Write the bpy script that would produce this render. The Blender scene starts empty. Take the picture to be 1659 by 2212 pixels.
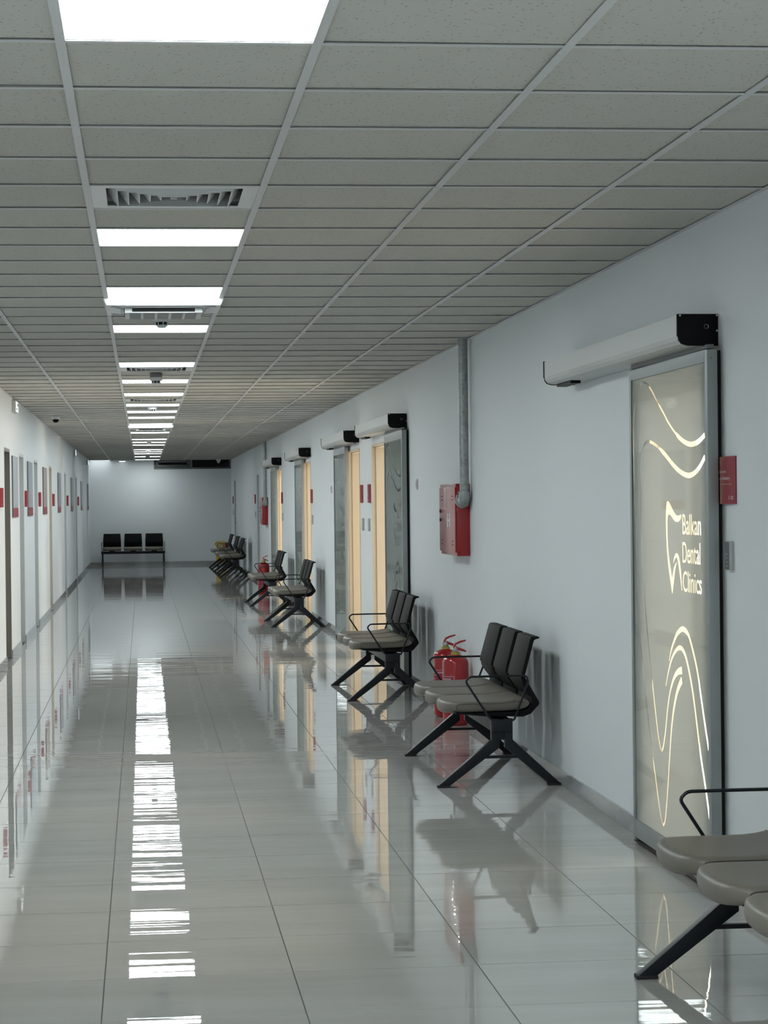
import bpy, bmesh, math, random
from mathutils import Matrix, Vector
R = random.Random(7)
S = bpy.context.scene
COL = S.collection

# ------------------------------------------------------------------ camera
EYE = 1.5057
def make_camera():
    f, yaw, pit, rol = 4885.4, .10624, -.00468, .01104
    cam = bpy.data.cameras.new('camera'); cam.sensor_fit = 'HORIZONTAL'; cam.sensor_width = 36
    cam.lens = f / 1659 * 36; cam.clip_start = .05; cam.clip_end = 200
    o = bpy.data.objects.new('camera', cam); COL.objects.link(o)
    F0 = Vector((math.sin(yaw), math.cos(yaw), 0)); R0 = Vector((math.cos(yaw), -math.sin(yaw), 0)); U0 = Vector((0, 0, 1))
    F = F0*math.cos(pit) + U0*math.sin(pit); U = U0*math.cos(pit) - F0*math.sin(pit)
    R1 = R0*math.cos(rol) - U*math.sin(rol); U1 = R0*math.sin(rol) + U*math.cos(rol)
    m = Matrix((R1, U1, -F)).transposed().to_4x4(); m.translation = Vector((0, 0, EYE))
    o.matrix_world = m
    S.camera = o
make_camera()

# ------------------------------------------------------------------ world, exposure
w = bpy.data.worlds.new('world'); S.world = w; w.use_nodes = True
w.node_tree.nodes['Background'].inputs[0].default_value = (.010, .013, .02, 1)
w.node_tree.nodes['Background'].inputs[1].default_value = 1.0
S.view_settings.view_transform = 'Standard'; S.view_settings.look = 'None'
S.view_settings.gamma = 1; S.view_settings.use_curve_mapping = False
S.view_settings.exposure = 0.07
LAMP = 21.0            # radiance of the ceiling panels
LAMP_COL = (.90, .985, 1.0)
ROOM_COL = (1.0, .93, .82)

# ------------------------------------------------------------------ dimensions (metres)
XL, XR, YN, YF, ZC = -1.30, 2.187, -4.0, 56.3, 2.583
WT = .20

# ------------------------------------------------------------------ materials
def mat(name, col, rough=.5, metal=0, spec=.5, coat=0):
    m = bpy.data.materials.new(name); m.use_nodes = True
    b = m.node_tree.nodes['Principled BSDF']
    b.inputs['Base Color'].default_value = (*col, 1); b.inputs['Roughness'].default_value = rough
    b.inputs['Metallic'].default_value = metal; b.inputs['Specular IOR Level'].default_value = spec
    b.inputs['Coat Weight'].default_value = coat
    return m
def nodes(m):
    return m.node_tree.nodes, m.node_tree.links, m.node_tree.nodes['Principled BSDF']
def coords(m, scale, kind='Position'):
    n, l, b = nodes(m)
    mp = n.new('ShaderNodeMapping'); mp.inputs['Scale'].default_value = scale
    if kind == 'Position':
        g = n.new('ShaderNodeNewGeometry'); l.new(g.outputs['Position'], mp.inputs['Vector'])
    else:
        g = n.new('ShaderNodeTexCoord'); l.new(g.outputs[kind], mp.inputs['Vector'])
    return mp.outputs[0]
def noise(m, vec, scale=1, detail=2, rough=.5):
    n, l, b = nodes(m)
    t = n.new('ShaderNodeTexNoise'); t.inputs['Scale'].default_value = scale
    t.inputs['Detail'].default_value = detail; t.inputs['Roughness'].default_value = rough
    l.new(vec, t.inputs['Vector']); return t.outputs['Fac']
def bump(m, fac, dist, strength=1, prev=None):
    n, l, b = nodes(m)
    bm = n.new('ShaderNodeBump'); bm.inputs['Strength'].default_value = strength; bm.inputs['Distance'].default_value = dist
    l.new(fac, bm.inputs['Height'])
    if prev is not None: l.new(prev, bm.inputs['Normal'])
    l.new(bm.outputs[0], b.inputs['Normal']); return bm.outputs[0]
def ramp(m, fac, stops, target='Base Color'):
    n, l, b = nodes(m)
    r = n.new('ShaderNodeValToRGB'); e = r.color_ramp.elements
    while len(e) < len(stops): e.new(.5)
    for x, (p, c) in zip(e, stops): x.position = p; x.color = (*c, 1)
    l.new(fac, r.inputs[0]); l.new(r.outputs[0], b.inputs[target]); return r.outputs[0]

M = {}
M['wall'] = m = mat('white_wall_paint', (.74, .77, .79), .55, spec=.25)
bump(m, noise(m, coords(m, (1, 1, 1)), 60, 3), .0006, .5)
M['wall_shell'] = mat('wall_shell_paint', (.8, .8, .8), .7)
M['room'] = mat('room_paint', (.85, .83, .78), .8)
M['tile'] = m = mat('polished_floor_tile', (.46, .46, .44), .008, spec=.85)
v = coords(m, (1, 1, 1))
ramp(m, noise(m, coords(m, (.5, 3.0, 1)), 1.2, 6, .6), [(.35, (.42, .415, .395)), (.65, (.47, .465, .445))])
n1 = bump(m, noise(m, coords(m, (.45, 3.4, 1)), 1.0, 0, .5), 0.0008)
n1 = bump(m, noise(m, coords(m, (1.3, 11.0, 1)), 1.0, 1, .5), .00034, prev=n1)
bump(m, noise(m, coords(m, (2.2, 34.0, 1)), 1.0, 1, .5), .00006, prev=n1)
M['grout'] = mat('dark_grout', (.10, .10, .095), .8)
M['skirt'] = m = mat('polished_skirting_tile', (.36, .37, .37), .08, spec=.5)
ramp(m, noise(m, coords(m, (3, 1, 3)), 2, 5, .6), [(.3, (.30, .31, .31)), (.7, (.38, .39, .39))])
M['ctile'] = m = mat('mineral_fibre_ceiling_tile', (.5, .5, .46), .95, spec=.1)
n_, l_, b_ = nodes(m)
vo = n_.new('ShaderNodeTexVoronoi'); vo.inputs['Scale'].default_value = 62
l_.new(coords(m, (1.0, .65, 1)), vo.inputs['Vector'])
mx = n_.new('ShaderNodeMath'); mx.operation = 'MULTIPLY_ADD'; mx.inputs[1].default_value = .34; mx.inputs[2].default_value = 0
l_.new(noise(m, coords(m, (1, 1, 1)), 40, 2), mx.inputs[0])
sb = n_.new('ShaderNodeMath'); sb.operation = 'SUBTRACT'; l_.new(vo.outputs['Distance'], sb.inputs[0]); l_.new(mx.outputs[0], sb.inputs[1])
ramp(m, sb.outputs[0], [(.0, (.37, .36, .325)), (.05, (.53, .52, .475))])
M['tee'] = mat('painted_grid_steel', (.57, .575, .57), .45)
M['void'] = mat('plenum_dark', (.03, .03, .03), .9)
M['alu'] = m = mat('brushed_aluminium', (.31, .33, .33), .42, metal=.5)
M['alu_light'] = mat('satin_silver_aluminium', (.48, .49, .48), .42, metal=.3)
M['capblk'] = mat('black_plastic', (.003, .003, .0035), .5, spec=.15)
M['rubber'] = mat('black_rubber', (.01, .01, .011), .7)
M['black_metal'] = mat('black_powder_coat', (.008, .011, .014), .4, spec=.3)
M['black_shell'] = m = mat('black_polypropylene', (.006, .0063, .0067), .55, spec=.12)
bump(m, noise(m, coords(m, (1, 1, 1), 'Object'), 500, 2), .0003, .4)
M['pad'] = m = mat('taupe_leatherette', (.150, .134, .110), .42, spec=.45)
bump(m, noise(m, coords(m, (1, 1, 1), 'Object'), 260, 3), .0006, .5)
M['seam'] = mat('dark_seam_thread', (.06, .055, .045), .7)
M['red'] = mat('red_enamel', (.36, .006, .012), .22, coat=.4)
M['redbox'] = mat('red_powder_coat', (.32, .005, .010), .28, coat=.35)
M['redsign'] = mat('crimson_sign_acrylic', (.26, .008, .022), .35, spec=.3)
M['white'] = mat('white_plastic', (.72, .73, .73), .4)
M['white_ink'] = mat('white_lettering', (.80, .78, .78), .5)
M['grey_ink'] = mat('grey_lettering', (.32, .30, .31), .5)
M['offwhite'] = mat('off_white_device', (.62, .63, .62), .45)
M['grille_grey'] = mat('grey_grille', (.25, .25, .25), .6)
M['vent'] = mat('vent_white_metal', (.66, .67, .67), .4)
M['slot'] = mat('black_slot', (.008, .008, .008), .8)
M['galv'] = m = mat('galvanised_steel', (.35, .37, .37), .42, metal=.6)
ramp(m, noise(m, coords(m, (1, 1, 1)), 35, 5, .7), [(.3, (.24, .255, .255)), (.7, (.46, .48, .48))])
M['brass'] = mat('yellow_brass', (.42, .36, .08), .35, metal=.4)
M['steel'] = mat('steel_wire', (.5, .5, .5), .25, metal=1)
M['yellow'] = mat('yellow_bucket_plastic', (.72, .52, .01), .35)
M['jamb'] = mat('beige_door_lining', (.56, .48, .37), .5)
M['jamb_shaded'] = mat('shaded_metal_frame', (.15, .145, .125), .5)  # metal frame, shade on its viewer-facing side put into the colour
M['leaf'] = mat('white_door_leaf', (.74, .74, .73), .4)
M['leafgrey'] = mat('pale_grey_door_leaf', (.52, .54, .54), .4)
M['winframe'] = mat('grey_window_frame', (.16, .165, .17), .4)
M['night'] = mat('night_glass', (.004, .006, .007), .06)
M['keypad'] = mat('dark_keypad_face', (.10, .09, .10), .12)
def emit(name, col, s):
    m = bpy.data.materials.new(name); m.use_nodes = True; n = m.node_tree.nodes; n.clear()
    e = n.new('ShaderNodeEmission'); e.inputs[0].default_value = (*col, 1); e.inputs[1].default_value = s
    o = n.new('ShaderNodeOutputMaterial'); m.node_tree.links.new(e.outputs[0], o.inputs[0]); return m
M['lamp'] = emit('led_diffuser', LAMP_COL, LAMP)
M['lamp_mid'] = emit('led_diffuser_dimmed', LAMP_COL, LAMP*.58)  # emission turned down for the far panels to keep the end wall darker
M['lamp_far'] = emit('led_diffuser_side', LAMP_COL, 2.0)
M['exitlit'] = emit('lit_exit_sign', (.95, 1, .95), 1.1)
M['domelit'] = emit('lit_dome', (.9, .97, 1), 2.5)
# frosted film: scatters the light that falls on it from both sides, with a soft sheen
m = bpy.data.materials.new('frosted_film'); m.use_nodes = True; n = m.node_tree.nodes; n.clear(); l = m.node_tree.links
d = n.new('ShaderNodeBsdfDiffuse'); d.inputs[0].default_value = (.70, .705, .69, 1)
t = n.new('ShaderNodeBsdfTranslucent'); t.inputs[0].default_value = (.085, .085, .083, 1)
mx = n.new('ShaderNodeMixShader'); mx.inputs[0].default_value = .45
o = n.new('ShaderNodeOutputMaterial'); l.new(d.outputs[0], mx.inputs[1]); l.new(t.outputs[0], mx.inputs[2]); l.new(mx.outputs[0], o.inputs[0])
M['film'] = m
m = bpy.data.materials.new('clear_glass'); m.use_nodes = True; n = m.node_tree.nodes; n.clear(); l = m.node_tree.links
tr = n.new('ShaderNodeBsdfTransparent'); tr.inputs[0].default_value = (.93, .95, .94, 1)
gl = n.new('ShaderNodeBsdfGlossy'); gl.inputs['Roughness'].default_value = .03
lw = n.new('ShaderNodeLayerWeight'); pw = n.new('ShaderNodeMath'); pw.operation = 'POWER'; pw.inputs[1].default_value = 5
l.new(lw.outputs['Facing'], pw.inputs[0])
fr = n.new('ShaderNodeMath'); fr.operation = 'MULTIPLY_ADD'; fr.inputs[1].default_value = .28; fr.inputs[2].default_value = .02; l.new(pw.outputs[0], fr.inputs[0])
mx = n.new('ShaderNodeMixShader'); o = n.new('ShaderNodeOutputMaterial')
l.new(fr.outputs[0], mx.inputs[0]); l.new(tr.outputs[0], mx.inputs[1]); l.new(gl.outputs[0], mx.inputs[2]); l.new(mx.outputs[0], o.inputs[0])
M['glass'] = m
def poster_mat(i):
    m = mat('poster_print', (.4, .43, .46), .45)
    mp = coords(m, (6, 6, .8)); mp.node.inputs['Location'].default_value = (i*3.1, i*1.7, 0)
    pal = [[(.28, .30, .33), (.42, .47, .52), (.20, .25, .30)], [(.40, .42, .45), (.22, .25, .29), (.30, .42, .48)], [(.22, .20, .19), (.36, .28, .26), (.18, .15, .17)],
           [(.36, .39, .42), (.20, .22, .26), (.42, .40, .42)], [(.30, .36, .40), (.38, .34, .34), (.24, .28, .32)]][i % 5]
    ramp(m, noise(m, mp, 1.3, 3, .6), [(.35, pal[0]), (.52, pal[1]), (.65, pal[2])]); return m

# ------------------------------------------------------------------ builders
def mesh_obj(name, me, material=None, parent=None, smooth=False):
    if material is not None and not me.materials: me.materials.append(material)
    if smooth:
        for p in me.polygons: p.use_smooth = True
    o = bpy.data.objects.new(name, me); COL.objects.link(o)
    if parent is not None: o.parent = parent
    return o
class MB:
    def __init__(s): s.v = []; s.f = []
    def add(s, vs, fs):
        k = len(s.v); s.v += [tuple(v) for v in vs]; s.f += [tuple(i+k for i in f) for f in fs]; return s
    def box(s, a, b):
        x0, y0, z0 = a; x1, y1, z1 = b
        return s.add([(x0,y0,z0),(x1,y0,z0),(x1,y1,z0),(x0,y1,z0),(x0,y0,z1),(x1,y0,z1),(x1,y1,z1),(x0,y1,z1)],
                     [(0,3,2,1),(4,5,6,7),(0,1,5,4),(1,2,6,5),(2,3,7,6),(3,0,4,7)])
    def prism(s, pts, a0, a1, axis='y', taper=None):
        """pts in the plane across the axis: axis y -> (x,z), axis z -> (x,y), axis x -> (y,z)"""
        n = len(pts); vs = []
        ar = sum(pts[i][0]*pts[(i+1) % n][1]-pts[(i+1) % n][0]*pts[i][1] for i in range(n))
        if ar < 0: pts = pts[::-1]
        for a in (a0, a1):
            for p, q in pts:
                vs.append({'y': (p, a, q), 'z': (p, q, a), 'x': (a, p, q)}[axis])
        f = [tuple(range(n))[::-1], tuple(range(n, 2*n))] + [(i, (i+1) % n, n+(i+1) % n, n+i) for i in range(n)]
        if axis == 'y': f = [t[::-1] for t in f]
        return s.add(vs, f)
    def tube(s, path, r, n=8, closed=False):
        P = [Vector(p) for p in path]; k = len(P); up = None; rings = []
        for i, p in enumerate(P):
            if closed: t = (P[(i+1) % k]-P[i-1]).normalized()
            else: t = (P[min(i+1, k-1)]-P[max(i-1, 0)]).normalized()
            if up is None:
                up = t.orthogonal().normalized()
            up = (up - t*up.dot(t)).normalized(); b = t.cross(up)
            rr = r[i] if isinstance(r, (list, tuple)) else r
            rings.append([p + (up*math.cos(2*math.pi*j/n) + b*math.sin(2*math.pi*j/n))*rr for j in range(n)])
        vs = [v for g in rings for v in g]; f = []
        for i in range(k if closed else k-1):
            a, c = i*n, ((i+1) % k)*n
            f += [(a+j, a+(j+1) % n, c+(j+1) % n, c+j) for j in range(n)]
        if not closed: f += [tuple(range(n))[::-1], tuple(range((k-1)*n, k*n))]
        return s.add(vs, f)
    def lathe(s, prof, c=(0, 0, 0), n=24, axis='z'):
        """prof: (radius, height) from bottom to top"""
        vs = []; k = len(prof)
        for r, z in prof:
            for j in range(n):
                a = 2*math.pi*j/n; x, y = r*math.cos(a), r*math.sin(a)
                vs.append({'z': (c[0]+x, c[1]+y, c[2]+z), 'x': (c[0]+z, c[1]+x, c[2]+y), 'y': (c[0]+y, c[1]+z, c[2]+x)}[axis])
        f = []
        for i in range(k-1):
            f += [(i*n+j, i*n+(j+1) % n, (i+1)*n+(j+1) % n, (i+1)*n+j) for j in range(n)]
        f += [tuple(range(n))[::-1], tuple(range((k-1)*n, k*n))]
        return s.add(vs, f)
    def mesh(s, name, material=None):
        me = bpy.data.meshes.new(name); me.from_pydata(s.v, [], s.f); me.update()
        if material: me.materials.append(material)
        return me
    def build(s, name, material, parent=None, smooth=False, bevel=0, seg=2, angle=35, sharp=40):
        me = s.mesh(name)
        if bevel:
            bm = bmesh.new(); bm.from_mesh(me)
            bmesh.ops.remove_doubles(bm, verts=bm.verts, dist=1e-6)
            bmesh.ops.recalc_face_normals(bm, faces=bm.faces)
            ed = [e for e in bm.edges if len(e.link_faces) == 2 and e.calc_face_angle(0) > math.radians(angle)]
            bmesh.ops.bevel(bm, geom=ed, offset=bevel, segments=seg, affect='EDGES', profile=.6, clamp_overlap=True)
            bm.to_mesh(me); bm.free()
        o = mesh_obj(name, me, material, parent)
        if smooth or bevel:
            for p in me.polygons: p.use_smooth = True
            me.set_sharp_from_angle(angle=math.radians(sharp))
        return o
def tag(o, label=None, cat=None, group=None, kind=None):
    if label: o['label'] = label
    if cat: o['category'] = cat
    if group: o['group'] = group
    if kind: o['kind'] = kind
    return o
def empty(name, loc=(0, 0, 0), rz=0):
    o = bpy.data.objects.new(name, None); COL.objects.link(o); o.location = loc; o.rotation_euler = (0, 0, rz); o.empty_display_size = .1
    return o
def copy_tree(o, parent=None):
    kids = list(o.children)
    c = o.copy(); COL.objects.link(c); c.parent = parent
    for ch in kids: copy_tree(ch, c)
    return c
def cr(pts, n=6, closed=False):
    P = [Vector(p) for p in pts]; out = []; k = len(P)
    for i in range(k if closed else k-1):
        p0 = P[i-1] if (closed or i > 0) else P[0]; p1 = P[i]; p2 = P[(i+1) % k]; p3 = P[(i+2) % k] if (closed or i+2 < k) else P[-1]
        for j in range(n):
            t = j/n
            out.append(.5*((2*p1)+(p2-p0)*t+(2*p0-5*p1+4*p2-p3)*t*t+(3*p1-p0-3*p2+p3)*t**3))
    if not closed: out.append(P[-1])
    return out
def round_path(pts, rad, n=5):
    """polyline with its inner corners rounded"""
    P = [Vector(p) for p in pts]; out = [P[0]]
    for i in range(1, len(P)-1):
        a = (P[i-1]-P[i]); b = (P[i+1]-P[i]); d = min(rad, a.length*.45, b.length*.45)
        s, e = P[i]+a.normalized()*d, P[i]+b.normalized()*d
        for j in range(n+1):
            t = j/n; out.append((1-t)**2*s+2*t*(1-t)*P[i]+t*t*e)
    out.append(P[-1]); return out
def text_mesh(body, width, height, align='LEFT', extrude=0, bold=0):
    """text as a flat mesh in x-y, scaled to the given box (lower left at the origin)"""
    cu = bpy.data.curves.new('lettering', 'FONT'); cu.body = body; cu.size = 1; cu.resolution_u = 4; cu.offset = bold
    cu.space_line = 1.0
    o = bpy.data.objects.new('lettering', cu); COL.objects.link(o); bpy.context.view_layer.update()
    dg = bpy.context.evaluated_depsgraph_get(); me = bpy.data.meshes.new_from_object(o.evaluated_get(dg))
    bpy.data.objects.remove(o)
    xs = [v.co.x for v in me.vertices]; ys = [v.co.y for v in me.vertices]
    x0, x1, y0, y1 = min(xs), max(xs), min(ys), max(ys)
    for v in me.vertices:
        v.co.x = (v.co.x-x0)/(x1-x0)*width; v.co.y = (v.co.y-y0)/(y1-y0)*height
    me.materials.clear(); return me
def text_outlines(body):
    cu = bpy.data.curves.new('lettering', 'FONT'); cu.body = body; cu.size = 1; cu.offset = .014
    o = bpy.data.objects.new('lettering', cu); COL.objects.link(o); bpy.context.view_layer.update()
    dg = bpy.context.evaluated_depsgraph_get(); c2 = o.to_curve(dg)
    polys = []
    for sp in c2.splines:
        if sp.type == 'BEZIER':
            bp = sp.bezier_points; k = len(bp); poly = []
            for i in range(k):
                a, b = bp[i], bp[(i+1) % k]
                p0, p1, p2, p3 = a.co, a.handle_right, b.handle_left, b.co
                straight = (p1-p0).cross(p3-p0).length < 1e-5 and (p2-p0).cross(p3-p0).length < 1e-5
                for j in range(1 if straight else 5):
                    t = j/5; q = (1-t)**3*p0+3*t*(1-t)**2*p1+3*t*t*(1-t)*p2+t**3*p3; poly.append((q.x, q.y))
            polys.append(poly)
        else: polys.append([(p.co.x, p.co.y) for p in sp.points])
    o.to_curve_clear(); bpy.data.objects.remove(o)
    xs = [p[0] for q in polys for p in q]; ys = [p[1] for q in polys for p in q]
    return polys, min(xs), max(xs), min(ys), max(ys)

# ================================================================== ROOM SHELL
# right wall with its openings (near y, far y, top z)
SL = [ # sliding doors: name, panel y0, beam y0, beam y1, beam lift, opening y0, opening y1
    ('door_1', 8.366, 8.432, 11.32, 0.0, 8.50, 9.62),
    ('door_2', 18.50, 18.63, 21.60, .028, 20.15, 21.53),
    ('door_3', 23.82, 22.80, 25.70, .022, 22.78, 24.00),
    ('door_4', 30.37, 29.42, 32.42, .012, 29.49, 30.62),
    ('door_5', 36.38, 35.68, 38.55, .012, 35.71, 36.85)]
SWR = [(42.6, 43.5), (53.45, 54.35)]
opR = [(s[5], s[6], 2.05) for s in SL] + [(a, b, 2.05) for a, b in SWR]
SWL = [(21.68, 22.6), (24.28, 25.2), (27.58, 28.5), (31.98, 32.9), (38.08, 39.0), (44.48, 45.4)]
opL = [(a, b, 2.06) for a, b in SWL]
def wall_with(ops, x0, x1, y0, y1, ztop):
    mb = MB(); y = y0
    for a, b, z in ops:
        mb.box((x0, y, 0), (x1, a, ztop)); mb.box((x0, a, z), (x1, b, ztop)); y = b
    mb.box((x0, y, 0), (x1, y1, ztop)); return mb
ZT = 2.66
wr = wall_with(opR, XR, XR+WT, YN, YF, ZT).build('wall_right', M['wall'])
wl = wall_with(opL, XL-WT, XL, YN, YF, ZT).build('wall_left', M['wall'])
# far wall with a transom window opening under the ceiling
wx0, wx1, wz0 = .285, 2.187, 2.362
wf = MB().box((XL, YF, 0), (wx0, YF+.2, ZT)).box((wx0, YF, 0), (XR, YF+.2, wz0)).build('wall_far', M['wall'])
wn = MB().box((XL-WT, YN-.2, 0), (XR+WT, YN, ZT)).build('wall_near', M['wall'])
tag(wr, 'white painted right corridor wall', kind='structure'); tag(wl, 'white painted left corridor wall', kind='structure')
tag(wf, 'pale end wall of the corridor behind the far bench', kind='structure'); tag(wn, 'wall behind the viewer', kind='structure')
# rooms behind the sliding doors
XB = 6.2
rb = MB().box((XR+WT, 7.4, -.02), (XB, 38.4, -.003)).build('floor_rooms', M['room']); tag(rb, 'floor of the rooms behind the sliding doors', kind='structure')
rw = MB().box((XB, 7.4, 0), (XB+.1, 38.4, ZT)).build('wall_rooms', M['room']); tag(rw, 'back wall of the rooms', kind='structure')
for y in (7.4, 12.4, 22.05, 27.0, 33.2, 38.3):
    p = MB().box((XR+WT, y, 0), (XB, y+.1, ZT)).build('wall_partition', M['room']); tag(p, 'partition between rooms', kind='structure')
rc = MB().box((XR+WT, 7.4, ZT), (XB, 38.4, ZT+.05)).build('ceiling_rooms', M['room']); tag(rc, 'ceiling of the rooms', kind='structure')
for y, e in ((9.9, 460), (20.6, 60), (24.5, 40), (30.2, 70), (35.8, 70)):
    L = bpy.data.lights.new('room_lamp', 'AREA'); L.energy = e; L.color = ROOM_COL; L.shape = 'RECTANGLE'; L.size = 1.4; L.size_y = 2.2
    o = bpy.data.objects.new('room_lamp', L); COL.objects.link(o); o.location = (4.2, y, 2.62)

for y, e in ((20.84, 120), (23.4, 110), (30.05, 110), (36.3, 110)):      # added area lights, brighten the corridor ceiling through the doorways
    L = bpy.data.lights.new('room_spill_light', 'AREA'); L.energy = e; L.color = (1.0, .91, .78); L.shape = 'RECTANGLE'; L.size = 1.5; L.size_y = 1.6
    o = bpy.data.objects.new('room_spill_light', L); COL.objects.link(o); o.location = (5.9, y, 1.0); o.rotation_euler = (0, math.radians(82), 0)

# ------------------------------------------------------------------ floor
fl = MB().box((XL-WT, YN-.2, -.06), (XR+WT, YF+.2, -.0025)).build('floor', M['grout']); tag(fl, 'polished light grey tiled corridor floor', kind='structure')
FX = [-1.337+.6*i for i in range(7)]      # long joints
def floor_tile_bounds(c, r):
    x0 = max(XL+.001, FX[c]-.0+.0012 if c >= 0 else XL+.001)
    x1 = min(XR-.001, (FX[c+1] if c+1 < 7 else 9)-.0012)
    off = .0155*(c-2)
    y0 = 7.2282+.6*r+off; return x0, x1, max(y0+.0016, YN), min(y0+.6-.0016, YF)
cols = range(0, 7)
tl = []
for r in range(-19, 84):
    for c in cols:
        x0 = FX[c]; x1 = FX[c]+.6
        x0 = max(x0, XL); x1 = min(x1, XR)
        if x1-x0 < .02: continue
        y0 = 7.2282+.6*r+.0155*(c-2); y1 = y0+.6
        y0 = max(y0, YN); y1 = min(y1, YF)
        if y1-y0 < .03: continue
        tl.append((x0, x1, y0, y1))
seen = sorted([t for t in tl if t[3] > 4.4], key=lambda t: t[2])
near, rest = seen[:300], seen[300:]+[t for t in tl if t[3] <= 4.4]
shared = {}
for x0, x1, y0, y1 in near:
    w_, h_ = round(x1-x0, 4), round(y1-y0, 4)
    key = (w_, h_)
    if key not in shared:
        a, b = w_/2-.0011, h_/2-.0021
        mb = MB().box((-a, -b, -.009), (a, b, -.0004)); e = .0009
        mb.v[4] = (-a+e, -b+e, 0); mb.v[5] = (a-e, -b+e, 0); mb.v[6] = (a-e, b-e, 0); mb.v[7] = (-a+e, b-e, 0)
        shared[key] = mb.mesh('floor_tile', M['tile'])
    o = mesh_obj('floor_tile', shared[key], None, fl); o.location = ((x0+x1)/2, (y0+y1)/2, 0)
    o.rotation_euler = (R.gauss(0, .00028), R.gauss(0, .00022), 0)
mb = MB()
for x0, x1, y0, y1 in rest: mb.box((x0+.0011, y0+.0021, -.009), (x1-.0011, y1-.0021, 0))
o = mb.build('floor_tiling', M['tile'], fl); tag(o, 'far rows of floor tiles', kind='stuff')

# ------------------------------------------------------------------ skirting
def skirting(name, x, sgn, ops, y0, y1, label):
    root = empty(name, (0, 0, 0)); tag(root, label, kind='structure')
    me = {}
    segs = []; y = y0
    for a, b, _ in ops: segs.append((y, a)); y = b
    segs.append((y, y1)); 
    for a, b in segs:
        yy = a
        while yy < b-.02:
            e = min(b, (math.floor((yy-.05)/.6+1e-6)+1)*.6+.05)
            if e-yy < .02: e = min(b, e+.6)
            k = round(e-yy, 3)
            if k not in me: me[k] = MB().box((-.005, .001, .0), (.005, k-.001, .078)).mesh('skirting_tile', M['skirt'])
            o = mesh_obj('skirting_tile', me[k], None, root); o.location = (x+sgn*.005, yy, .0005)
            yy = e
    return root
skirting('baseboard_right', XR, -1, [(8.36, 9.62, 0), (20.15, 21.53, 0), (22.78, 24.0, 0), (29.49, 30.62, 0), (35.71, 36.85, 0), (42.6, 43.5, 0), (53.45, 54.35, 0)], 4.25, YF-.01, 'grey tiled skirting along the right wall')
skirting('baseboard_left', XL, 1, opL, 14.45, YF-.01, 'grey tiled skirting along the left wall')
rt = empty('baseboard_far'); tag(rt, 'grey tiled skirting along the end wall', kind='structure')
me = MB().box((.001, -.005, 0), (.599, .005, .078)).mesh('skirting_tile', M['skirt'])
x = XL+.01
while x+.6 < XR:
    o = mesh_obj('skirting_tile', me, None, rt); o.location = (x, YF-.005, .0005); x += .6
o = mesh_obj('skirting_tile', MB().box((.001, -.005, 0), (XR-.011-x, .005, .078)).mesh('skirting_tile', M['skirt']), None, rt); o.location = (x, YF-.005, .0005)

# ------------------------------------------------------------------ ceiling
ce = MB().box((XL-WT, YN-.2, ZC+.075), (XR+WT, YF+.2, ZC+.12)).build('ceiling', M['void']); tag(ce, 'suspended ceiling of mineral fibre tiles in a white metal grid', kind='structure')
CX = [XL, -.7785, -.1785, .4215, 1.0215, 1.6215, XR]
Y0 = 5.3148
def rowy(r): return Y0+.6*r
LAMPS = [-1, 6, 10, 14, 20, 24, 28, 32, 35, 38, 42, 45, 48, 54, 57, 60, 66, 69, 72, 77, 83]
HIDDEN_LAMPS = [-3, -5, -7, -9, -11, -13]  # unseen panels added behind the viewer to brighten the near end
VENTS = [4, 21, 30]; AC = [11, 43]
special = {(2, r) for r in LAMPS+HIDDEN_LAMPS+VENTS+AC} | {(0, 84)}
for i, x in enumerate(CX[1:-1]):
    mb = MB().box((x-.012, YN, ZC), (x+.012, YF, ZC+.0025)).box((x-.003, YN, ZC+.0025), (x+.003, YF, ZC+.035))
    o = mb.build('main_tee', M['tee'], ce)
for nm, x, s in (('trim_1', XL, 1), ('trim_2', XR, -1)):
    a, b = sorted((x, x+s*.022))
    o = MB().box((a, YN, ZC), (b, YF, ZC+.002)).box((min(x, x+s*.002), YN, ZC+.002), (max(x, x+s*.002), YF, ZC+.03)).build(nm, M['tee'])
    tag(o, 'metal wall angle along the ceiling, '+('left' if s > 0 else 'right')+' side', kind='structure')
cells = []
for r in range(-15, 85):
    for c in range(6):
        a, b = CX[c], CX[c+1]; y0 = max(rowy(r), YN); y1 = min(rowy(r+1), YF)
        if y1-y0 < .05: continue
        cells.append((c, r, a, b, y0, y1))
vis = sorted([q for q in cells if q[5] > 4.6], key=lambda q: q[1])
hid = [q for q in cells if q[5] <= 4.6]
def tile_box(mb, a, b, y0, y1, cx=0, cy=0):
    mb.box((a+.004-cx, y0+.005-cy, ZC+.0065), (b-.004-cx, y1-.005-cy, ZC+.020))
tv = [q for q in vis if (q[0], q[1]) not in special]; tn, trs = tv[:300], tv[300:]+[q for q in hid if (q[0], q[1]) not in special]
sh = {}
for c, r, a, b, y0, y1 in tn:
    k = (round(b-a, 3), round(y1-y0, 3))
    if k not in sh:
        mb = MB(); tile_box(mb, -k[0]/2, k[0]/2, -k[1]/2, k[1]/2); sh[k] = mb.mesh('ceiling_tile', M['ctile'])
    o = mesh_obj('ceiling_tile', sh[k], None, ce); o.location = ((a+b)/2, (y0+y1)/2, R.uniform(-.0008, .0010)); o.rotation_euler = (R.gauss(0, .0012), R.gauss(0, .001), 0)
mb = MB()
for c, r, a, b, y0, y1 in trs: tile_box(mb, a, b, y0, y1)
tag(mb.build('ceiling_tiling', M['ctile'], ce), 'far rows of ceiling tiles', kind='stuff')
def tee_mesh(a, b):
    return MB().box((a+.012, -.012, ZC+.0002), (b-.012, .012, ZC+.0022)).box((a+.012, -.003, ZC+.0022), (b-.012, .003, ZC+.03))
sh = {}
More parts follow.
